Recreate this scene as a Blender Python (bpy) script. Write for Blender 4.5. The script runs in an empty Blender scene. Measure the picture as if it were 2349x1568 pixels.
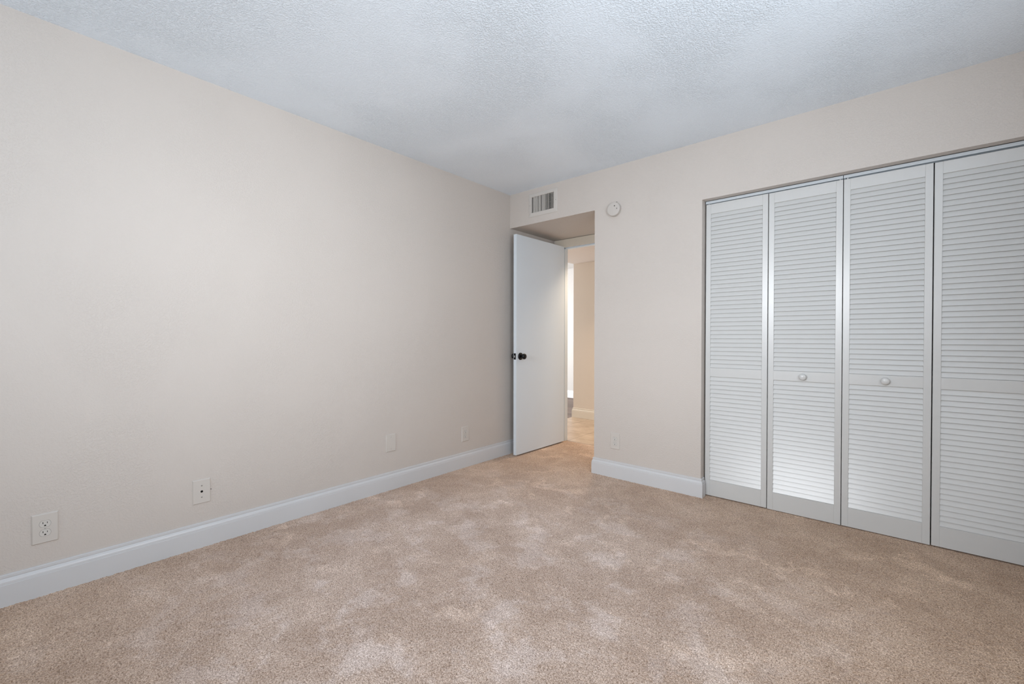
import bpy, bmesh, math, random
import numpy as np
from mathutils import Vector, Matrix

random.seed(7)
rng = np.random.default_rng(7)
SC = bpy.context.scene
COL = SC.collection
PI = math.pi

# ---------------------------------------------------------------- camera
CAM = (2.7262, -3.1229, 1.0950)
YAW, PITCH, ROLL = math.radians(40.8452), math.radians(0.5367), math.radians(0.0736)
fw = Vector((-math.sin(YAW) * math.cos(PITCH), math.cos(YAW) * math.cos(PITCH), -math.sin(PITCH)))
rt = Vector((math.cos(YAW), math.sin(YAW), 0))
up = rt.cross(fw)
r2 = rt * math.cos(ROLL) + up * math.sin(ROLL)
u2 = -rt * math.sin(ROLL) + up * math.cos(ROLL)
cd = bpy.data.cameras.new('camera')
cam = bpy.data.objects.new('camera', cd)
COL.objects.link(cam)
M = Matrix.Identity(4)
for i in range(3):
    M[i][0], M[i][1], M[i][2], M[i][3] = r2[i], u2[i], -fw[i], CAM[i]
cam.matrix_world = M
cd.sensor_fit = 'HORIZONTAL'
cd.sensor_width = 36.0
cd.lens = 1002.94 / 2349 * 36
cd.clip_start = 0.05
SC.camera = cam

# ---------------------------------------------------------------- world, exposure
SC.view_settings.view_transform = 'Standard'
SC.view_settings.look = 'None'
SC.view_settings.gamma = 1
SC.view_settings.exposure = -0.04
try:
    SC.view_settings.use_curve_mapping = False
except Exception:
    pass
w = bpy.data.worlds.new('world')
SC.world = w
w.use_nodes = True
bg = w.node_tree.nodes['Background']
bg.inputs[0].default_value = (0.80, 0.90, 1.0, 1)
bg.inputs[1].default_value = 0.25
try:
    SC.cycles.max_bounces = 14
    SC.cycles.diffuse_bounces = 10
    SC.cycles.use_denoising = True
    SC.cycles.sample_clamp_indirect = 6
    SC.cycles.caustics_reflective = False
    SC.cycles.caustics_refractive = False
except Exception:
    pass

# ---------------------------------------------------------------- layout (metres)
H = 2.44            # ceiling
XR = 3.45           # right wall
YF = -5.30          # front wall, behind the camera
XO = 0.9105         # right side of the entry alcove
YA = 0.715          # back of the entry alcove
ZS = 2.128          # soffit over the alcove
XC0, XC1 = 1.7465, 3.277   # closet opening
ZC = 2.042
T = 0.115
YH = 2.03           # far wall of the hallway
XH = -0.60          # end of that wall
ZH = 2.120          # hallway ceiling
YL, ZL = 3.67, 2.37 # living room wall and ceiling
W1 = (0.80, 2.30, 0.85, 2.15)     # window 1 in the front wall: x0 x1 z0 z1


def area(name, loc, rot, sx, sy, power, col):
    l = bpy.data.lights.new(name, 'AREA')
    l.shape = 'RECTANGLE'
    l.size, l.size_y = sx, sy
    l.energy = power
    l.color = col
    o = bpy.data.objects.new(name, l)
    o.location = loc
    o.rotation_euler = rot
    COL.objects.link(o)
    return o


# daylight in the openings of the bedroom windows (level; tilted uplights added inside the room), the living room
# window and the hallway lamp
DAY = (0.94, 0.97, 1.0)
area('front_window_sky', (1.55, YF - 0.03, 1.84), (math.radians(80), 0, 0), 1.5, 0.5, 12, DAY).data.spread = math.radians(60)
area('front_added_uplight', (1.55, YF + 0.15, 1.50), (math.radians(130), 0, 0), 1.5, 1.1, 31, (0.78, 0.89, 1.0))  # added uplight inside the room to brighten the ceiling; no blind built
area('side_window_sky', (XR + 0.03, -2.2, 1.45), (PI / 2, 0, PI / 2), 1.1, 1.2, 22, DAY)
area('side_window_beam', (XR + 0.03, -2.35, 1.60), (PI / 2, 0, PI / 2), 0.8, 0.7, 4.8, DAY).data.spread = math.radians(60)
area('side_added_uplight', (XR - 0.12, -2.2, 1.45), (math.radians(130), 0, PI / 2), 1.1, 1.1, 23, (0.78, 0.89, 1.0))  # second added ceiling uplight, unseen, just inside the side window without blinds
area('daylight_living_room', (-4.05, 1.9, 1.3), (PI / 2, 0, -PI / 2), 2.6, 2.0, 320, (0.98, 0.99, 1.0))
area('hallway_lamp', (0.40, 1.10, ZH - 0.02), (0, 0, 0), 0.25, 0.25, 9.5, (1.0, 0.78, 0.56)).data.spread = math.radians(115)


# ---------------------------------------------------------------- helpers
def tag(o, label=None, cat=None, group=None, kind=None):
    if label: o['label'] = label
    if cat: o['category'] = cat
    if group: o['group'] = group
    if kind: o['kind'] = kind
    return o


def link(name, bm, mat, parent=None, smooth=False, recalc=True):
    if recalc:
        bmesh.ops.recalc_face_normals(bm, faces=bm.faces)
    me = bpy.data.meshes.new(name)
    bm.to_mesh(me)
    bm.free()
    me.materials.append(mat)
    if smooth:
        for p in me.polygons:
            p.use_smooth = True
    o = bpy.data.objects.new(name, me)
    COL.objects.link(o)
    if parent is not None:
        o.parent = parent
    return o


def empty(name, loc, rz=0):
    o = bpy.data.objects.new(name, None)
    o.empty_display_size = 0.05
    o.location = loc
    o.rotation_euler = (0, 0, rz)
    COL.objects.link(o)
    return o


def box(bm, x0, x1, y0, y1, z0, z1, bev=0.0, seg=2):
    r = bmesh.ops.create_cube(bm, size=1)
    for v in r['verts']:
        v.co = Vector(((x0 + x1) / 2 + v.co.x * (x1 - x0), (y0 + y1) / 2 + v.co.y * (y1 - y0),
                       (z0 + z1) / 2 + v.co.z * (z1 - z0)))
    if bev > 0:
        es = set()
        for v in r['verts']:
            es.update(v.link_edges)
        bmesh.ops.bevel(bm, geom=list(es), offset=bev, segments=seg, profile=0.5, affect='EDGES')
    return bm


def boxes(*bs, bev=0.0):
    bm = bmesh.new()
    for b in bs:
        box(bm, *b, bev=bev)
    return bm


def sweep(profile, path, cap=True):
    """profile: (offset to the right of travel, z); path: xy list, mitred"""
    bm = bmesh.new()
    pts = [Vector(p) for p in path]
    rings = []
    for i, p in enumerate(pts):
        def nrm(a, b):
            d = (b - a).normalized()
            return Vector((d.y, -d.x))
        if i == 0:
            m = nrm(pts[0], pts[1])
        elif i == len(pts) - 1:
            m = nrm(pts[-2], pts[-1])
        else:
            a, b = nrm(pts[i - 1], p), nrm(p, pts[i + 1])
            m = (a + b) / (1 + a.dot(b))
        rings.append([bm.verts.new((p.x + m.x * o, p.y + m.y * o, z)) for o, z in profile])
    n = len(profile)
    for a, b in zip(rings, rings[1:]):
        for k in range(n):
            bm.faces.new((a[k], a[(k + 1) % n], b[(k + 1) % n], b[k]))
    if cap:
        bm.faces.new(rings[0])
        bm.faces.new(rings[-1][::-1])
    return bm


def lathe(bm, prof, seg=40, mat=None):
    """prof: (radius, depth); axis along local -Y (out of a wall that faces -Y)"""
    rings = []
    for r, d in prof:
        if r < 1e-6:
            rings.append([bm.verts.new((0, -d, 0))])
        else:
            rings.append([bm.verts.new((r * math.cos(2 * PI * k / seg), -d, r * math.sin(2 * PI * k / seg)))
                          for k in range(seg)])
    for a, b in zip(rings, rings[1:]):
        for k in range(seg):
            k2 = (k + 1) % seg
            f = [a[k % len(a)], a[k2 % len(a)], b[k2 % len(b)], b[k % len(b)]]
            f = list(dict.fromkeys(f))
            if len(f) > 2:
                bm.faces.new(f)
    if len(rings[0]) > 1: bm.faces.new(rings[0])
    if len(rings[-1]) > 1: bm.faces.new(rings[-1])
    if mat is not None:
        bmesh.ops.transform(bm, matrix=mat, verts=bm.verts)
    return bm


def prism(bm, outline, y0, y1, taper=0.0):
    """outline in xz, extruded from y0 (back) to y1 (front); front inset by taper"""
    cx = sum(p[0] for p in outline) / len(outline)
    cz = sum(p[1] for p in outline) / len(outline)
    a = [bm.verts.new((x, y0, z)) for x, z in outline]
    b = []
    for x, z in outline:
        dx, dz = x - cx, z - cz
        b.append(bm.verts.new((x - math.copysign(min(taper, abs(dx)), dx), y1, z - math.copysign(min(taper, abs(dz)), dz))))
    n = len(a)
    for k in range(n):
        bm.faces.new((a[k], a[(k + 1) % n], b[(k + 1) % n], b[k]))
    bm.faces.new(a[::-1])
    bm.faces.new(b)
    return bm


# ---------------------------------------------------------------- materials
def mat(name, col, rough=0.6, spec=0.4, metallic=0.0):
    m = bpy.data.materials.new(name)
    m.use_nodes = True
    b = m.node_tree.nodes['Principled BSDF']
    b.inputs['Base Color'].default_value = (*col, 1)
    b.inputs['Roughness'].default_value = rough
    b.inputs['Metallic'].default_value = metallic
    if 'Specular IOR Level' in b.inputs:
        b.inputs['Specular IOR Level'].default_value = spec
    return m


def nd(m, typ, **kw):
    n = m.node_tree.nodes.new(typ)
    for k, v in kw.items():
        setattr(n, k, v)
    return n


def add_noise_var(m, col, scale, amt):
    """slow mottling of the colour by a few percent"""
    nt = m.node_tree
    b = nt.nodes['Principled BSDF']
    tc = nd(m, 'ShaderNodeTexCoord')
    nz = nd(m, 'ShaderNodeTexNoise')
    nz.inputs['Scale'].default_value = scale
    nz.inputs['Detail'].default_value = 3
    nt.links.new(tc.outputs['Object'], nz.inputs['Vector'])
    mx = nd(m, 'ShaderNodeMix', data_type='RGBA')
    mx.inputs[6].default_value = (*[c * (1 - amt) for c in col], 1)
    mx.inputs[7].default_value = (*[min(1, c * (1 + amt)) for c in col], 1)
    nt.links.new(nz.outputs['Fac'], mx.inputs[0])
    nt.links.new(mx.outputs[2], b.inputs['Base Color'])


def plaster(name, col, scale, dist, strength, rough=0.55, spec=0.3, lo=0.45, hi=0.62):
    """painted, sprayed drywall texture: smooth islands plus fine grain"""
    m = mat(name, col, rough, spec)
    nt = m.node_tree
    b = nt.nodes['Principled BSDF']
    tc = nd(m, 'ShaderNodeTexCoord')
    n1 = nd(m, 'ShaderNodeTexNoise')
    n1.inputs['Scale'].default_value = scale
    n1.inputs['Detail'].default_value = 3.0
    n1.inputs['Roughness'].default_value = 0.55
    n1.inputs['Distortion'].default_value = 0.2
    rp = nd(m, 'ShaderNodeMapRange', interpolation_type='SMOOTHSTEP')
    rp.inputs['From Min'].default_value = lo
    rp.inputs['From Max'].default_value = hi
    n2 = nd(m, 'ShaderNodeTexNoise')
    n2.inputs['Scale'].default_value = 5.0
    n2.inputs['Detail'].default_value = 2
    ad = nd(m, 'ShaderNodeMath', operation='MULTIPLY_ADD')
    ad.inputs[1].default_value = 1.6
    bp = nd(m, 'ShaderNodeBump')
    bp.inputs['Strength'].default_value = strength
    bp.inputs['Distance'].default_value = dist
    L = nt.links.new
    L(tc.outputs['Object'], n1.inputs['Vector'])
    L(tc.outputs['Object'], n2.inputs['Vector'])
    L(n1.outputs['Fac'], rp.inputs['Value'])
    L(n2.outputs['Fac'], ad.inputs[0])
    # the spray is heavier in some areas than in others
    n3 = nd(m, 'ShaderNodeTexNoise')
    n3.inputs['Scale'].default_value = 1.7
    n3.inputs['Detail'].default_value = 3
    L(tc.outputs['Object'], n3.inputs['Vector'])
    rm = nd(m, 'ShaderNodeMapRange', interpolation_type='SMOOTHSTEP')
    rm.inputs['From Min'].default_value = 0.38
    rm.inputs['From Max'].default_value = 0.62
    rm.inputs['To Min'].default_value = 0.40
    L(n3.outputs['Fac'], rm.inputs['Value'])
    ml = nd(m, 'ShaderNodeMath', operation='MULTIPLY')
    L(rp.outputs['Result'], ml.inputs[0]); L(rm.outputs['Result'], ml.inputs[1])
    L(ml.outputs[0], ad.inputs[2])
    L(ad.outputs[0], bp.inputs['Height'])
    L(bp.outputs['Normal'], b.inputs['Normal'])
    return m


WALLC = (0.60, 0.553, 0.513)
M_wall = plaster('wall_paint', WALLC, 120, 0.0012, 0.6)
M_hallwall = plaster('hallway_wall_paint', (0.66, 0.585, 0.50), 120, 0.0010, 0.3)
M_livwall = plaster('living_wall_paint', (0.45, 0.44, 0.43), 120, 0.0010, 0.3)
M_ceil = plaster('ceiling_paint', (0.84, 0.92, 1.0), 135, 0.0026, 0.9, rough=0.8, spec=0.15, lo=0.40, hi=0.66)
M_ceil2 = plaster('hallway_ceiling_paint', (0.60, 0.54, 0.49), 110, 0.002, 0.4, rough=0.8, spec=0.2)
M_trim = mat('trim_paint', (0.62, 0.628, 0.642), 0.38, 0.45)
M_casing = mat('casing_paint', (0.68, 0.625, 0.535), 0.40, 0.4)
M_door = mat('door_paint', (0.70, 0.77, 0.83), 0.33, 0.5)
M_closet = mat('closet_door_paint', (0.595, 0.60, 0.592), 0.28, 0.6)
M_track = mat('track_enamel', (0.55, 0.60, 0.64), 0.4, 0.5)
M_plate = mat('painted_plate', (0.60, 0.565, 0.525), 0.45, 0.4)
M_recept = mat('receptacle_plastic', (0.62, 0.60, 0.565), 0.4, 0.4)
M_black = mat('black_metal', (0.004, 0.004, 0.005), 0.34, 0.35)
M_dark = mat('dark_void', (0.012, 0.011, 0.010), 0.9, 0.0)
M_steel = mat('latch_steel', (0.42, 0.42, 0.43), 0.35, 0.5, 0.6)
M_screw = mat('painted_screw', (0.36, 0.335, 0.31), 0.5, 0.4)
M_ventm = mat('vent_enamel', (0.60, 0.57, 0.535), 0.45, 0.4)
M_fin = mat('vent_fin_enamel', (0.60, 0.575, 0.54), 0.5, 0.3)
M_rear = mat('rear_blade_metal', (0.10, 0.095, 0.09), 0.6, 0.2)
M_duct = mat('duct_inside', (0.02, 0.018, 0.016), 0.9, 0.0)
M_detect = mat('detector_plastic', (0.575, 0.54, 0.505), 0.45, 0.35)
M_frame = mat('window_frame_paint', (0.75, 0.76, 0.77), 0.4, 0.4)
for m_, c_ in ((M_door, (0.70, 0.77, 0.83)), (M_closet, (0.595, 0.60, 0.592)), (M_trim, (0.62, 0.628, 0.642))):
    add_noise_var(m_, c_, 6, 0.012)

# window pane: mostly clear
M_pane = bpy.data.materials.new('window_pane')
M_pane.use_nodes = True
nt = M_pane.node_tree
nt.nodes.clear()
o_ = nt.nodes.new('ShaderNodeOutputMaterial')
t_ = nt.nodes.new('ShaderNodeBsdfTransparent')
g_ = nt.nodes.new('ShaderNodeBsdfGlossy')
g_.inputs['Roughness'].default_value = 0.02
x_ = nt.nodes.new('ShaderNodeMixShader')
x_.inputs[0].default_value = 0.06
nt.links.new(t_.outputs[0], x_.inputs[1])
nt.links.new(g_.outputs[0], x_.inputs[2])
nt.links.new(x_.outputs[0], o_.inputs[0])


def carpet_mat():
    m = mat('carpet_pile', (0.4, 0.3, 0.22), 0.95, 0.05)
    nt = m.node_tree
    b = nt.nodes['Principled BSDF']
    L = nt.links.new
    tc = nd(m, 'ShaderNodeTexCoord')

    def noise(scale, detail, rough=0.5, dist=0.0, off=(0, 0, 0), stretch=(1, 1, 1), rot=0):
        mp = nd(m, 'ShaderNodeMapping')
        mp.inputs['Location'].default_value = off
        mp.inputs['Scale'].default_value = stretch
        mp.inputs['Rotation'].default_value = (0, 0, rot)
        n = nd(m, 'ShaderNodeTexNoise')
        n.inputs['Scale'].default_value = scale
        n.inputs['Detail'].default_value = detail
        n.inputs['Roughness'].default_value = rough
        n.inputs['Distortion'].default_value = dist
        L(tc.outputs['Object'], mp.inputs['Vector'])
        L(mp.outputs[0], n.inputs['Vector'])
        return n.outputs['Fac']

    def rng_(v, a, b_, c=0.0, d=1.0):
        r = nd(m, 'ShaderNodeMapRange', interpolation_type='SMOOTHSTEP')
        r.inputs['From Min'].default_value = a
        r.inputs['From Max'].default_value = b_
        r.inputs['To Min'].default_value = c
        r.inputs['To Max'].default_value = d
        L(v, r.inputs['Value'])
        return r.outputs['Result']

    def mix(f, a, b_, mode='MIX'):
        x = nd(m, 'ShaderNodeMix', data_type='RGBA', blend_type=mode)
        if isinstance(f, float): x.inputs[0].default_value = f
        else: L(f, x.inputs[0])
        for k, s in ((6, a), (7, b_)):
            if isinstance(s, tuple): x.inputs[k].default_value = (*s, 1)
            else: L(s, x.inputs[k])
        return x.outputs[2]

    # yarn tufts: dark brown to cream flecks
    grain = noise(225, 2.5, 0.7)
    cr = nd(m, 'ShaderNodeValToRGB')
    e = cr.color_ramp.elements
    e[0].position, e[0].color = 0.33, (0.20, 0.118, 0.070, 1)
    e[1].position, e[1].color = 0.68, (0.93, 0.715, 0.54, 1)
    k = e.new(0.42); k.color = (0.42, 0.28, 0.182, 1)
    k = e.new(0.52); k.color = (0.62, 0.438, 0.304, 1)
    k = e.new(0.60); k.color = (0.75, 0.56, 0.412, 1)
    L(grain, cr.inputs[0])
    col = cr.outputs[0]
    # broad areas where the pile leans and reads darker / redder
    lean = rng_(noise(2.2, 3.5, 0.6, 0.6, (3.1, 1.7, 0)), 0.40, 0.64)
    col = mix(lean, mix(1.0, col, (0.86, 0.83, 0.80), 'MULTIPLY'), col)
    mid = rng_(noise(7.5, 3.0, 0.6, 0.3, (0.4, 5.2, 0)), 0.40, 0.62)
    col = mix(mid, mix(1.0, col, (0.91, 0.895, 0.88), 'MULTIPLY'), col)
    # paler, greyer brushed patches
    p1 = rng_(noise(5.0, 4.0, 0.62, 0.25, (7.3, 2.2, 0), (1, 1, 1)), 0.555, 0.61)
    p2 = rng_(noise(1.25, 2.0, 0.5, 0.2, (1.9, 9.4, 0)), 0.42, 0.58)
    # radial mask: strongest mid-room, fading outward; drives patches and a smooth bluish tint
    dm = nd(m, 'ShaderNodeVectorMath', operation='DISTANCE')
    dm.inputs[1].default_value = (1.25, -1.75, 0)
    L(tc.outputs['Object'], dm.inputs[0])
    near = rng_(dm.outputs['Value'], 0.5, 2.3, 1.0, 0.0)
    s1 = nd(m, 'ShaderNodeMath', operation='MULTIPLY'); L(p1, s1.inputs[0]); L(p2, s1.inputs[1])
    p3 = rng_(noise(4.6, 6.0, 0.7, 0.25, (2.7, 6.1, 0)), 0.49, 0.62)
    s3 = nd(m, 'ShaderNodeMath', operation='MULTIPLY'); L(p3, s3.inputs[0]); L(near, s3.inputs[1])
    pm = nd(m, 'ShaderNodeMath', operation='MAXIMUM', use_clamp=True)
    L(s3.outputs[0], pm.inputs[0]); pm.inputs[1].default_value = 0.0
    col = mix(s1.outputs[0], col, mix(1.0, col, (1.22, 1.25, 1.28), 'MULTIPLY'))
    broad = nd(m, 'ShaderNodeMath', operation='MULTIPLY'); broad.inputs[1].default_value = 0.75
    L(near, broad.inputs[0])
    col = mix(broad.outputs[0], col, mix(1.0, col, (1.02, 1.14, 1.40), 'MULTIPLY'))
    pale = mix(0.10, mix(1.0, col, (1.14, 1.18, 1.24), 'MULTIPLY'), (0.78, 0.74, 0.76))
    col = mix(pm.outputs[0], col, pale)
    L(col, b.inputs['Base Color'])
    bp = nd(m, 'ShaderNodeBump')
    bp.inputs['Strength'].default_value = 0.8
    bp.inputs['Distance'].default_value = 0.004
    L(grain, bp.inputs['Height'])
    L(bp.outputs['Normal'], b.inputs['Normal'])
    if 'Sheen Weight' in b.inputs:
        b.inputs['Sheen Weight'].default_value = 0.25
        b.inputs['Sheen Roughness'].default_value = 0.5
        b.inputs['Sheen Tint'].default_value = (0.95, 0.95, 1, 1)
    return m


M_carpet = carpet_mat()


def tile_mat():
    m = mat('floor_tile', (0.6, 0.46, 0.33), 0.35, 0.4)
    nt = m.node_tree; b = nt.nodes['Principled BSDF']; L = nt.links.new
    tc = nd(m, 'ShaderNodeTexCoord')
    mp = nd(m, 'ShaderNodeMapping')
    mp.inputs['Location'].default_value = (-0.12 + 0.457 * 4, -0.80 + 0.457 * 4, 0)
    br = nd(m, 'ShaderNodeTexBrick', offset=0.0, squash=1.0)
    br.inputs['Scale'].default_value = 1.0
    br.inputs['Brick Width'].default_value = 0.457
    br.inputs['Row Height'].default_value = 0.457
    br.inputs['Mortar Size'].default_value = 0.0035
    br.inputs['Mortar Smooth'].default_value = 0.1
    br.inputs['Color1'].default_value = (1, 1, 1, 1)
    br.inputs['Color2'].default_value = (0.93, 0.93, 0.93, 1)
    br.inputs['Mortar'].default_value = (0.40, 0.36, 0.33, 1)
    nz = nd(m, 'ShaderNodeTexNoise')
    nz.inputs['Scale'].default_value = 5; nz.inputs['Detail'].default_value = 6; nz.inputs['Roughness'].default_value = 0.65
    cr = nd(m, 'ShaderNodeValToRGB')
    cr.color_ramp.elements[0].position = 0.35; cr.color_ramp.elements[0].color = (0.33, 0.235, 0.155, 1)
    cr.color_ramp.elements[1].position = 0.65; cr.color_ramp.elements[1].color = (0.47, 0.365, 0.265, 1)
    mx = nd(m, 'ShaderNodeMix', data_type='RGBA', blend_type='MULTIPLY'); mx.inputs[0].default_value = 1
    L(tc.outputs['Object'], mp.inputs[0]); L(mp.outputs[0], br.inputs['Vector'])
    L(tc.outputs['Object'], nz.inputs['Vector']); L(nz.outputs['Fac'], cr.inputs[0])
    L(cr.outputs[0], mx.inputs[6]); L(br.outputs['Color'], mx.inputs[7]); L(mx.outputs[2], b.inputs['Base Color'])
    return m


def wood_mat():
    m = mat('wood_plank', (0.2, 0.14, 0.11), 0.5, 0.15)
    nt = m.node_tree; b = nt.nodes['Principled BSDF']; L = nt.links.new
    tc = nd(m, 'ShaderNodeTexCoord')
    br = nd(m, 'ShaderNodeTexBrick')
    br.inputs['Scale'].default_value = 1.0
    br.inputs['Brick Width'].default_value = 1.2
    br.inputs['Row Height'].default_value = 0.15
    br.inputs['Mortar Size'].default_value = 0.002
    br.inputs['Color1'].default_value = (0.20, 0.150, 0.125, 1)
    br.inputs['Color2'].default_value = (0.135, 0.098, 0.082, 1)
    br.inputs['Mortar'].default_value = (0.05, 0.035, 0.03, 1)
    mp = nd(m, 'ShaderNodeMapping'); mp.inputs['Scale'].default_value = (2, 40, 1)
    nz = nd(m, 'ShaderNodeTexNoise'); nz.inputs['Scale'].default_value = 2; nz.inputs['Detail'].default_value = 4
    mx = nd(m, 'ShaderNodeMix', data_type='RGBA', blend_type='MULTIPLY'); mx.inputs[0].default_value = 0.5
    L(tc.outputs['Object'], br.inputs['Vector']); L(tc.outputs['Object'], mp.inputs[0]); L(mp.outputs[0], nz.inputs['Vector'])
    L(br.outputs['Color'], mx.inputs[6]); L(nz.outputs['Fac'], mx.inputs[7]); L(mx.outputs[2], b.inputs['Base Color'])
    return m


M_tile, M_wood = tile_mat(), wood_mat()


def S(name, bm, m, label, cat, parent=None, **k):
    o = link(name, bm, m, parent, **k)
    return tag(o, label, cat, kind='structure')


# ---------------------------------------------------------------- floors
def carpet():
    step = 0.004
    x0, x1, y0, y1 = 0.0, XR, YF, 0.785
    nx, ny = int((x1 - x0) / step) + 1, int((y1 - y0) / step) + 1
    xs = np.linspace(x0, x1, nx); ys = np.linspace(y0, y1, ny)
    h = rng.random((ny, nx)).astype(np.float32)
    h = (h + np.roll(h, 1, 0) * .5 + np.roll(h, 1, 1) * .5) / 2.0
    h = (h - h.mean()) * 0.0060 - 0.0010
    X, Y = np.meshgrid(xs, ys)
    X = X + (rng.random(X.shape) - .5) * step * 0.5
    Y = Y + (rng.random(Y.shape) - .5) * step * 0.5
    h[-1, :] = -0.004
    co = np.stack([X, Y, h], -1).reshape(-1, 3).astype(np.float32)
    i = np.arange(nx * ny).reshape(ny, nx)
    q = np.stack([i[:-1, :-1], i[:-1, 1:], i[1:, 1:], i[1:, :-1]], -1).reshape(-1, 4).astype(np.int32)
    # drop the strip under the solid walls beside the closet and alcove
    cx = X[:-1, :-1].reshape(-1); cy = Y[:-1, :-1].reshape(-1)
    keep = ~((cy > 0.05) & (cx > XO + 0.04) & (cx < XC0 - 0.05))
    q = q[keep]
    me = bpy.data.meshes.new('floor')
    me.vertices.add(len(co)); me.vertices.foreach_set('co', co.ravel())
    me.loops.add(q.size); me.loops.foreach_set('vertex_index', q.ravel())
    me.polygons.add(len(q))
    me.polygons.foreach_set('loop_start', np.arange(0, q.size, 4, dtype=np.int32))
    me.polygons.foreach_set('use_smooth', np.ones(len(q), dtype=bool))
    me.update(calc_edges=True)
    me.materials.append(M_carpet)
    o = bpy.data.objects.new('floor', me)
    COL.objects.link(o)
    return tag(o, 'tan speckled cut-pile carpet with brushed paler patches covering the bedroom floor', 'carpet', kind='structure')


carpet()
S('floor_hallway', boxes((XH - 0.008, 2.0, 0.785, 2.10, -0.05, -0.0025)), M_tile,
  'beige stone-look tiles on the hallway floor beyond the open door', 'floor')
S('floor_living_room', boxes((-4.2, XH - 0.008, -1.0, YL + 0.1, -0.05, -0.004)), M_wood,
  'dark brown wood plank floor seen past the hallway tiles', 'floor')

# ---------------------------------------------------------------- walls and ceilings
S('wall_left', boxes((-T, 0, YF - T, YA + T, -0.05, H)), M_wall,
  'large blank greige textured wall on the left', 'wall')

VX0, VX1, VZ0, VZ1 = 0.262, 0.508, 2.223, 2.365
zr = H
S('wall_back', boxes(
    # header over the alcove, with the opening for the air vent
    (0, VX0, 0, 0.10, ZS, zr), (VX1, XO, 0, 0.10, ZS, zr), (VX0, VX1, 0, 0.10, ZS, VZ0), (VX0, VX1, 0, 0.10, VZ1, zr),
    (0, XO, 0.10, YA, ZS, zr),
    # stub wall between alcove and closet
    (XO, XC0, 0, T, -0.05, zr), (XO, XO + T, T, YA + T, -0.05, zr),
    # header over the closet and the end piece
    (XC0, XC1, 0, T, ZC, zr), (XC1, XR, 0, T, -0.05, zr)), M_wall,
  'greige back wall with the door alcove at its left and the closet opening at its right', 'wall')
S('wall_closet', boxes((XC0 - T, XC0, T, 0.85, -0.05, zr), (XC0, XR, 0.74, 0.85, -0.05, zr), (XC1, XR, T, 0.74, -0.05, zr)),
  M_wall, 'inner walls of the closet behind the louvered doors', 'wall')
S('wall_right', boxes(
    (XR, XR + T, YF - T, 0.85, -0.05, 0.85), (XR, XR + T, YF - T, 0.85, 2.05, H),
    (XR, XR + T, YF - T, -2.9, 0.85, 2.05), (XR, XR + T, -1.6, 0.85, 0.85, 2.05)), M_wall,
  'greige wall to the right with a window, outside the picture', 'wall')
a, b, c, d = W1
S('wall_front', boxes(
    (0, XR, YF - T, YF, -0.05, c), (0, XR, YF - T, YF, d, H),
    (0, a, YF - T, YF, c, d), (b, XR, YF - T, YF, c, d)), M_wall,
  'greige wall with a window, behind the camera', 'wall')
S('ceiling', boxes((-T, XR + T, YF - T, 0.85, H, H + 0.12)), M_ceil,
  'white ceiling with a fine sprayed texture and a bluish cast', 'ceiling')

JX = 0.100   # inner face of the left door jamb
JR = 0.895
S('wall_alcove', boxes((0, 0.085, YA, YA + T, -0.05, ZS), (JR + 0.015, XO, YA, YA + T, -0.05, ZS),
                       (0.085, XO, YA, YA + T, 2.065, ZS), (-T, XO + T, YA, YA + T, ZS, 2.6)), M_wall,
  'greige wall at the back of the alcove around the doorway', 'wall')
S('wall_hallway', boxes((XH, 2.0, YH, YH + T, -0.05, 2.6), (XH, -T, YA, YA + T, -0.05, 2.6),
                        (2.0, 2.0 + T, YA, YH + T, -0.05, 2.6), (XO + T, 2.0, YA + T - 0.02, YA + T + 0.1, -0.05, 2.6),
                        (XH, XH + T, YH + T, YL, -0.05, 2.6), (XH, XH + T, -1.0, YA, -0.05, 2.6)), M_hallwall,
  'cream lit hallway wall seen through the open doorway', 'wall')
S('ceiling_hallway', boxes((XH, 2.0, YA + T, YH, ZH, 2.6)), M_ceil2,
  'low hallway ceiling beyond the doorway', 'ceiling')
S('wall_living_room', boxes((-4.2, XH, YL, YL + T, -0.05, 2.6), (-4.2, XH, -1.0 - T, -1.0, -0.05, 2.6),
                            (-4.2, -4.1, -1.0, YL, -0.05, 0.25), (-4.2, -4.1, -1.0, YL, 2.35, 2.6),
                            (-4.2, -4.1, -1.0, 0.6, 0.25, 2.35), (-4.2, -4.1, 3.2, YL, 0.25, 2.35)), M_livwall,
  'bright pale wall in the room at the end of the hallway', 'wall')
S('ceiling_living_room', boxes((-4.2, XH, -1.0, YL, ZL, 2.6)), M_livwall,
  'white ceiling of the bright room past the hallway', 'ceiling')

# ---------------------------------------------------------------- baseboards
BP = [(0, 0.1275), (0.0055, 0.1275), (0.0075, 0.1255), (0.0078, 0.1155), (0.0062, 0.1120), (0.0075, 0.1095),
      (0.0110, 0.1055), (0.0135, 0.0990), (0.0142, 0.0905), (0.0140, 0.0885), (0.0156, 0.0875), (0.0156, -0.01), (0, -0.01)]
BH = [(o, z) for o, z in BP]
S('baseboard_left', sweep(BP, [(0, YF + 0.016), (0, YA)]), M_trim,
  'white moulded baseboard running along the foot of the left wall', 'baseboard')
S('baseboard_back', sweep(BP, [(XO, YA), (XO, 0), (XC0, 0), (XC0, 0.052)]), M_trim,
  'white moulded baseboard on the short wall between doorway and closet', 'baseboard')
S('baseboard_right', sweep(BP, [(XR, YF), (XR, 0)][::-1]), M_trim,
  'white baseboard along the right wall, outside the picture', 'baseboard')
S('baseboard_hallway', sweep(BP, [(XH, YH + 1.4), (XH, YH), (1.98, YH)]), M_casing,
  'cream baseboard along the hallway wall beyond the door', 'baseboard')
S('baseboard_living_room', sweep(BP, [(-4.1, YL), (XH, YL)]), M_trim,
  'bright white baseboard at the foot of the far room wall', 'baseboard')

# ---------------------------------------------------------------- doorway frame
bm = bmesh.new()
yb, yf = YA, YA - 0.014
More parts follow.
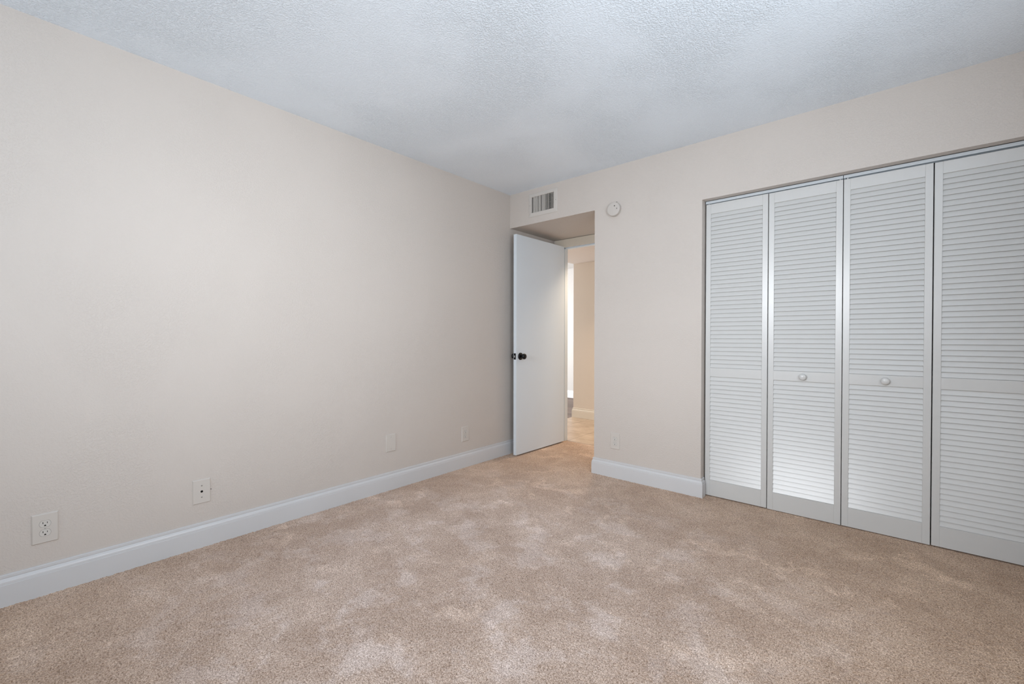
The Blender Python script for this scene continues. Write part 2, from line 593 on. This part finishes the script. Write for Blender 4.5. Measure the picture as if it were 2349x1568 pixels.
# left casing and head casing, mitred at 45 degrees
o0, i0, zt, zi = 0.020, 0.097, ZS - 0.004, 2.044
for poly in ([(o0, -0.01), (i0, -0.01), (i0, zi), (o0, zt)], [(o0, zt), (i0, zi), (XO, zi), (XO, zt)]):
    prism(bm, poly, yb, yf)
S('trim_1', bm, M_casing, 'cream wooden casing around the head and left side of the doorway', 'door casing')
S('trim_2', boxes((0.085, JX, YA - 0.004, YA + T, -0.01, 2.065), (JR, JR + 0.015, YA - 0.004, YA + T, -0.01, 2.065),
                  (JX, JR, YA - 0.004, YA + T, 2.050, 2.065),
                  (JX, JX + 0.010, YA + 0.045, YA + 0.085, -0.01, 2.050), (JR - 0.010, JR, YA + 0.045, YA + 0.085, -0.01, 2.050),
                  (JX, JR, YA + 0.045, YA + 0.085, 2.036, 2.050)), M_door,
  'white door jamb and stop lining the doorway', 'door jamb')

# ---------------------------------------------------------------- open door
# local frame: hinge edge at origin, leaf runs along local -Y to the latch edge, visible face at x=0 facing +X
LW, LT = 0.766, 0.034
door = link('door_1', boxes((-LT, 0, -LW, 0, 0.011, 2.049), bev=0.0012), M_door)
door.location = (0.137, 0.711, 0)
door.rotation_euler = (0, 0, math.radians(-0.85))
tag(door, 'plain white slab door standing open against the left wall', 'door', kind='structure')
KZ, KY = 0.924, -LW + 0.058


def round_knob(side):
    rotz = Matrix.Rotation(PI / 2 if side > 0 else -PI / 2, 4, 'Z')   # local -Y -> +X / -X
    off = Matrix.Translation((0 if side > 0 else -LT, KY, KZ))
    bm = bmesh.new()
    lathe(bm, [(0.0335, 0), (0.0340, 0.003), (0.0325, 0.007), (0.024, 0.011), (0.0125, 0.013)], mat=off @ rotz)
    rose = link('knob_rose', bm, M_black, door, smooth=True)
    bm = bmesh.new()
    lathe(bm, [(0.0115, 0.011), (0.0105, 0.024), (0.0135, 0.030), (0.0215, 0.035), (0.0262, 0.043), (0.0268, 0.049),
               (0.0245, 0.056), (0.0180, 0.061), (0.008, 0.0635), (0, 0.064)], mat=off @ rotz)
    k = link('knob', bm, M_black, door, smooth=True)
    k['label'] = 'round black door knob'
    return k


round_knob(1)
round_knob(-1)
lp = link('latch_plate', boxes((-LT + 0.0045, -0.0045, -LW - 0.0016, -LW + 0.001, KZ - 0.0285, KZ + 0.0285), bev=0.0006), M_black, door)
lp['label'] = 'black latch faceplate'
link('latch_bolt', boxes((-LT + 0.009, -LT + 0.022, -LW - 0.010, -LW, KZ - 0.010, KZ + 0.010), bev=0.003), M_steel, lp)

# ---------------------------------------------------------------- bifold closet doors
DY = 0.0605          # door face
DT = 0.028


def louver(bm, x0, x1, z0, z1, n, y):
    """n overlapping slats, each leaning out towards its lower edge"""
    p = (z1 - z0) / n
    for i in range(n):
        zb = z0 + i * p
        yo, yi = y + 0.0012, y + 0.0117       # lower edge near the face, upper edge set back
        th = 0.0048
        zt_ = zb + p + 0.006
        zlo = zb + 0.0012
        pts = [(yo, zlo), (yo + 0.0006, zlo + 0.0012), (yi, zt_), (yi + th, zt_ - 0.001), (yo + th + 0.001, zlo - 0.0006)]
        if i == n - 1:
            pts = [(yo, zlo), (yo + 0.0006, zlo + 0.0012), (yi - 0.0022, zb + p), (yi + th, zb + p), (yo + th + 0.001, zlo - 0.0006)]
        A = [bm.verts.new((x0, yy, zz)) for yy, zz in pts]
        B = [bm.verts.new((x1, yy, zz)) for yy, zz in pts]
        m_ = len(pts)
        for k in range(m_):
            bm.faces.new((A[k], B[k], B[(k + 1) % m_], A[(k + 1) % m_]))
        bm.faces.new(A); bm.faces.new(B[::-1])
    return bm


def bevel_boxes(lst, b=0.0010):
    bm = bmesh.new()
    for q in lst:
        box(bm, *q, bev=b, seg=1)
    return bm


def panel(parent, x0, x1, zb, zt, knob_x=None):
    y0, y1 = DY, DY + DT
    sw, L0, L1 = 0.0315, 0.114, 1.950
    m0, m1 = 0.830, 0.891
    bm = bmesh.new()
    for q in ((x0, x0 + sw), (x1 - sw, x1)):
        box(bm, q[0], q[1], y0, y1, zb, zt, bev=0.0012, seg=1)
    for z0, z1 in ((zb, L0), (m0, m1), (L1, zt)):
        box(bm, x0 + sw - 0.0002, x1 - sw + 0.0002, y0 + 0.0004, y1 - 0.0004, z0, z1, bev=0.0010, seg=1)
    f = link('door_panel', bm, M_closet, parent)
    for z0, z1, n in ((L0, m0, 25), (m1, L1, 37)):
        bm = bmesh.new()
        louver(bm, x0 + sw - 0.003, x1 - sw + 0.003, z0, z1, n, y0)
        link('louver', bm, M_closet, f)
    if knob_x is not None:
        bm = bmesh.new()
        lathe(bm, [(0.011, -0.001), (0.0095, 0.004), (0.0105, 0.008), (0.0165, 0.0115), (0.0195, 0.0155), (0.0200, 0.0185),
                   (0.0180, 0.0225), (0.0120, 0.0250), (0.005, 0.0262), (0, 0.0264)], mat=Matrix.Translation((knob_x, y0, 0.859)))
        k = link('knob', bm, M_closet, f, smooth=True)
        k['label'] = 'round white wooden knob'
    return f


d2 = empty('door_2', (0, 0, 0))
tag(d2, 'white louvered bifold closet door nearest the doorway, knob on its second panel', 'closet door',
    'louvered bifold doors of the closet', 'structure')
panel(d2, 1.7550, 2.1325, 0.006, 2.0175)
panel(d2, 2.1365, 2.5140, 0.003, 2.0165, knob_x=2.325)
d3 = empty('door_3', (0, 0, 0))
tag(d3, 'white louvered bifold closet door cut off by the right edge, knob on its first panel', 'closet door',
    'louvered bifold doors of the closet', 'structure')
panel(d3, 2.5175, 2.8930, 0.004, 2.0145, knob_x=2.708)
panel(d3, 2.8975, 3.2700, 0.006, 2.0135)
for dd, xs in ((d2, (1.771, 2.500)), (d3, (2.535, 3.255))):
    for x in xs:
        bm = bmesh.new()
        bmesh.ops.create_cone(bm, cap_ends=True, segments=12, radius1=0.004, radius2=0.004, depth=0.020,
                              matrix=Matrix.Translation((x, DY + 0.010, 2.022)))
        link('pivot_pin', bm, M_frame, dd)

# the two lengths of track above the closet doors
for x0, x1, lab in ((XC0 + 0.006, 2.5135, 'white metal door track above the two left closet panels'),
                    (2.5165, XC1 - 0.003, 'white metal door track above the two right closet panels')):
    bm = bmesh.new()
    y0 = DY - 0.002
    for q in ((x0, x1, y0, y0 + 0.0016, 2.0215, ZC), (x0, x1, y0 + 0.026, y0 + 0.0276, 2.0215, ZC), (x0, x1, y0, y0 + 0.0276, ZC - 0.003, ZC)):
        box(bm, *q)
    t = link('door_track', bm, M_track)
    tag(t, lab, 'door track', 'closet door tracks')

# ---------------------------------------------------------------- wall plates
def plate_bm(w=0.080, h=0.1255, t=0.0062):
    bm = bmesh.new()
    o = [(-w / 2, -h / 2), (w / 2, -h / 2), (w / 2, h / 2), (-w / 2, h / 2)]
    prism(bm, o, 0.001, -0.0018)
    prism(bm, o, -0.0018, -t, taper=0.0035)
    bmesh.ops.remove_doubles(bm, verts=bm.verts, dist=1e-5)
    return bm


def screw(parent, x, z, y=-0.0062, r=0.0032, m=None):
    bm = bmesh.new()
    lathe(bm, [(r, -0.001), (r, 0.0006), (r * 0.6, 0.0012), (0, 0.0013)], seg=16, mat=Matrix.Translation((x, y, z)))
    s = link('screw', bm, m or M_screw, parent, smooth=False)
    link('screw_slot', boxes((x - r * 0.8, x + r * 0.8, y - 0.0016, y - 0.0010, z - 0.0004, z + 0.0004)), M_dark, s)
    return s


def outlet(name, loc, rz, label, zshift=0.0):
    e = empty(name, loc, rz)
    tag(e, label, 'outlet', 'duplex electrical outlets low on the walls')
    link('cover_plate', plate_bm(), M_plate, e)
    for zc in (0.0193, -0.0193):
        n = 9
        R, hh = 0.0172, 0.0138
        pts = []
        a0 = math.asin(hh / R)
        for k in range(n):
            a = -a0 + 2 * a0 * k / (n - 1)
            pts.append((R * math.cos(a), R * math.sin(a)))
        for k in range(n):
            a = PI - a0 + 2 * a0 * k / (n - 1)
            pts.append((R * math.cos(a), R * math.sin(a)))
        pts = [(x, z + zc) for x, z in pts]
        bm = bmesh.new()
        prism(bm, [(x * 1.05, zc + (z - zc) * 1.06) for x, z in pts], -0.004, -0.00635)
        link('recess', bm, M_screw, e)
        bm = bmesh.new()
        prism(bm, pts, -0.004, -0.0074, taper=0.0004)
        r = link('receptacle', bm, M_recept, e)
        yy = -0.0076
        bm = boxes((-0.0072, -0.0053, yy, -0.006, zc + 0.0002, zc + 0.0086), (0.0055, 0.0072, yy, -0.006, zc + 0.0010, zc + 0.0076))
        link('blade_slots', bm, M_dark, r)
        bm = bmesh.new()
        g = [(-0.0030, zc - 0.0095)] + [(0.0030, zc - 0.0095)] + \
            [(0.0030 * math.cos(t), zc - 0.0072 + 0.0030 * math.sin(t)) for t in [PI * j / 8 for j in range(9)]]
        prism(bm, g, -0.006, yy)
        link('ground_hole', bm, M_dark, r)
    screw(e, 0, 0, r=0.0030, m=M_recept)
    return e


OZ = 0.2815
outlet('wall_outlet', (0, -3.0195, OZ), PI / 2, 'duplex outlet on the left wall nearest the camera, at the left edge')
outlet('wall_outlet', (0, -0.5790, 0.2805), PI / 2, 'duplex outlet on the left wall nearest the open door')
outlet('wall_outlet', (1.0990, 0, 0.2865), 0, 'duplex outlet on the short wall between doorway and closet')

cx = empty('coax_wall_plate', (0, -2.4585, 0.2895), PI / 2)
tag(cx, 'painted plate with a black cable jack low on the left wall', 'wall plate')
link('cover_plate', plate_bm(), M_plate, cx)
bm = bmesh.new()
lathe(bm, [(0.0058, -0.002), (0.0058, 0.0004), (0.0046, 0.0006), (0, 0.0006)], seg=24, mat=Matrix.Translation((0, -0.0062, 0)))
j = link('cable_jack', bm, M_dark, cx)
j['label'] = 'round black cable jack'
screw(cx, 0, 0.0302, r=0.0036)
screw(cx, 0, -0.0302, r=0.0036)
bm = bmesh.new()
lathe(bm, [(0.0022, -0.001), (0.0022, 0.0006), (0, 0.0008)], seg=12, mat=Matrix.Translation((0.0425, -0.0005, 0.001)))
link('anchor_hole', bm, M_dark, cx)

bp_ = empty('blank_wall_plate', (0, -1.3095, 0.3360), PI / 2)
tag(bp_, 'blank painted plate low on the left wall, left of the small outlet', 'wall plate')
link('cover_plate', plate_bm(), M_plate, bp_)
screw(bp_, 0, 0.042, r=0.0028, m=M_plate)
screw(bp_, 0, -0.042, r=0.0028, m=M_plate)

# ---------------------------------------------------------------- air vent above the alcove
v = empty('air_vent', (0.3855, 0, 2.292))
tag(v, 'rectangular air vent with upright slats above the door alcove', 'vent')
fx0, fx1, fz0, fz1 = 0.2275 - 0.3855, 0.5445 - 0.3855, 2.1875 - 2.292, 2.3965 - 2.292
ix0, ix1, iz0, iz1 = VX0 - 0.3855, VX1 - 0.3855, VZ0 - 2.292, VZ1 - 2.292
bm = bmesh.new()


def ringf(o, y0, i, y1):
    A = [bm.verts.new((x, y0, z)) for x, z in ((o[0], o[2]), (o[1], o[2]), (o[1], o[3]), (o[0], o[3]))]
    B = [bm.verts.new((x, y1, z)) for x, z in ((i[0], i[2]), (i[1], i[2]), (i[1], i[3]), (i[0], i[3]))]
    for k in range(4):
        bm.faces.new((A[k], A[(k + 1) % 4], B[(k + 1) % 4], B[k]))


O = (fx0, fx1, fz0, fz1)
O2 = (fx0 + .003, fx1 - .003, fz0 + .003, fz1 - .003)
I2 = (ix0 - .004, ix1 + .004, iz0 - .004, iz1 + .004)
I = (ix0 + .001, ix1 - .001, iz0 + .001, iz1 - .001)
ringf(O, 0.0005, O, -0.002); ringf(O, -0.002, O2, -0.0045); ringf(O2, -0.0045, I2, -0.0085); ringf(I2, -0.0085, I, -0.006); ringf(I, -0.006, I, 0.030)
bmesh.ops.remove_doubles(bm, verts=bm.verts, dist=1e-6)
link('vent_frame', bm, M_ventm, v)
angs = [64, 60, 58, 44, 60, 32, 60, 57, 37, 35, 33, 22, 33, 37]
n = len(angs)
for k, ang in enumerate(angs):
    x = ix0 + 0.0255 + (ix1 - ix0 - 0.036) * k / (n - 1)
    bm = bmesh.new()
    box(bm, -0.0007, 0.0007, -0.0085, 0.0085, iz0 + 0.001, iz1 - 0.001)
    R_ = Matrix.Rotation(math.radians(37 - ang), 4, 'Z')
    bmesh.ops.transform(bm, matrix=Matrix.Translation((x, 0.0015, 0)) @ R_, verts=bm.verts)
    link('slat', bm, M_fin, v)
bm = bmesh.new()
for k in range(8):
    z = iz0 + 0.012 + (iz1 - iz0 - 0.024) * k / 7
    box(bm, ix0 + 0.001, ix1 - 0.001, 0.020, 0.034, z - 0.0006, z + 0.0006)
link('rear_blades', bm, M_rear, v)
link('duct', boxes((ix0 + .0005, ix1 - .0005, 0.088, 0.098, iz0 + .0005, iz1 - .0005), (ix0 + .0005, ix0 + .0012, 0.031, 0.09, iz0 + .0005, iz1 - .0005),
                   (ix1 - .0012, ix1 - .0005, 0.031, 0.09, iz0 + .0005, iz1 - .0005), (ix0, ix1, 0.031, 0.09, iz0 + .0003, iz0 + .001),
                   (ix0, ix1, 0.031, 0.09, iz1 - .001, iz1 - .0003)), M_duct, v)
for x in (fx0 + 0.016, fx1 - 0.016):
    screw(v, x, 0.0, y=-0.0065, r=0.0028)

# ---------------------------------------------------------------- smoke detector
sd = empty('smoke_detector', (1.0895, 0, 2.0985))
tag(sd, 'round off-white smoke detector on the back wall right of the doorway', 'smoke detector')
bm = bmesh.new()
lathe(bm, [(0.0560, 0), (0.0560, 0.006), (0.0545, 0.0075)], seg=64)
link('mounting_base', bm, M_detect, sd, smooth=False)
bm = bmesh.new()
lathe(bm, [(0.0520, 0.006), (0.0525, 0.0095), (0.0545, 0.011), (0.0545, 0.0240), (0.0530, 0.0275), (0.0500, 0.0300), (0.0455, 0.0312), (0, 0.0318)], seg=64)
o = link('cover', bm, M_detect, sd, smooth=True)
for x, z, r in ((0.0125, 0.0215, 0.0042), (0.0315, -0.0015, 0.0032)):
    bm = bmesh.new()
    lathe(bm, [(r, 0.028), (r, 0.0323), (0, 0.0324)], seg=20, mat=Matrix.Translation((x, 0, z)))
    link('sounder_hole', bm, M_dark, sd)
link('release_tab', boxes((0.018, 0.024, -0.017, -0.008, 0.0500, 0.0565), bev=0.001), M_screw, sd)

# ---------------------------------------------------------------- windows (behind and beside the camera)
def window(name, x0, x1, z0, z1, place, label):
    r = empty(name, (0, 0, 0))
    r.matrix_world = place
    tag(r, label, 'window', kind='structure')
    f = 0.045
    y0, y1 = 0.04, 0.09
    link('window_frame', boxes((x0, x1, y0, y1, z0, z0 + f), (x0, x1, y0, y1, z1 - f, z1), (x0, x0 + f, y0, y1, z0 + f, z1 - f),
                               (x1 - f, x1, y0, y1, z0 + f, z1 - f), ((x0 + x1) / 2 - .02, (x0 + x1) / 2 + .02, y0, y1, z0 + f, z1 - f)), M_frame, r)
    for p0, p1 in ((x0 + f, (x0 + x1) / 2 - .02), ((x0 + x1) / 2 + .02, x1 - f)):
        link('pane', boxes((p0, p1, 0.062, 0.066, z0 + f, z1 - f)), M_pane, r)
    return r


window('window_1', -(W1[1]), -(W1[0]), W1[2], W1[3], Matrix.Translation((0, YF, 0)) @ Matrix.Rotation(PI, 4, 'Z'),
       'white sliding window in the wall behind the camera')
window('window_2', 1.6, 2.9, 0.85, 2.05, Matrix.Translation((XR, 0, 0)) @ Matrix.Rotation(-PI / 2, 4, 'Z'),
       'white sliding window in the right wall, outside the picture')
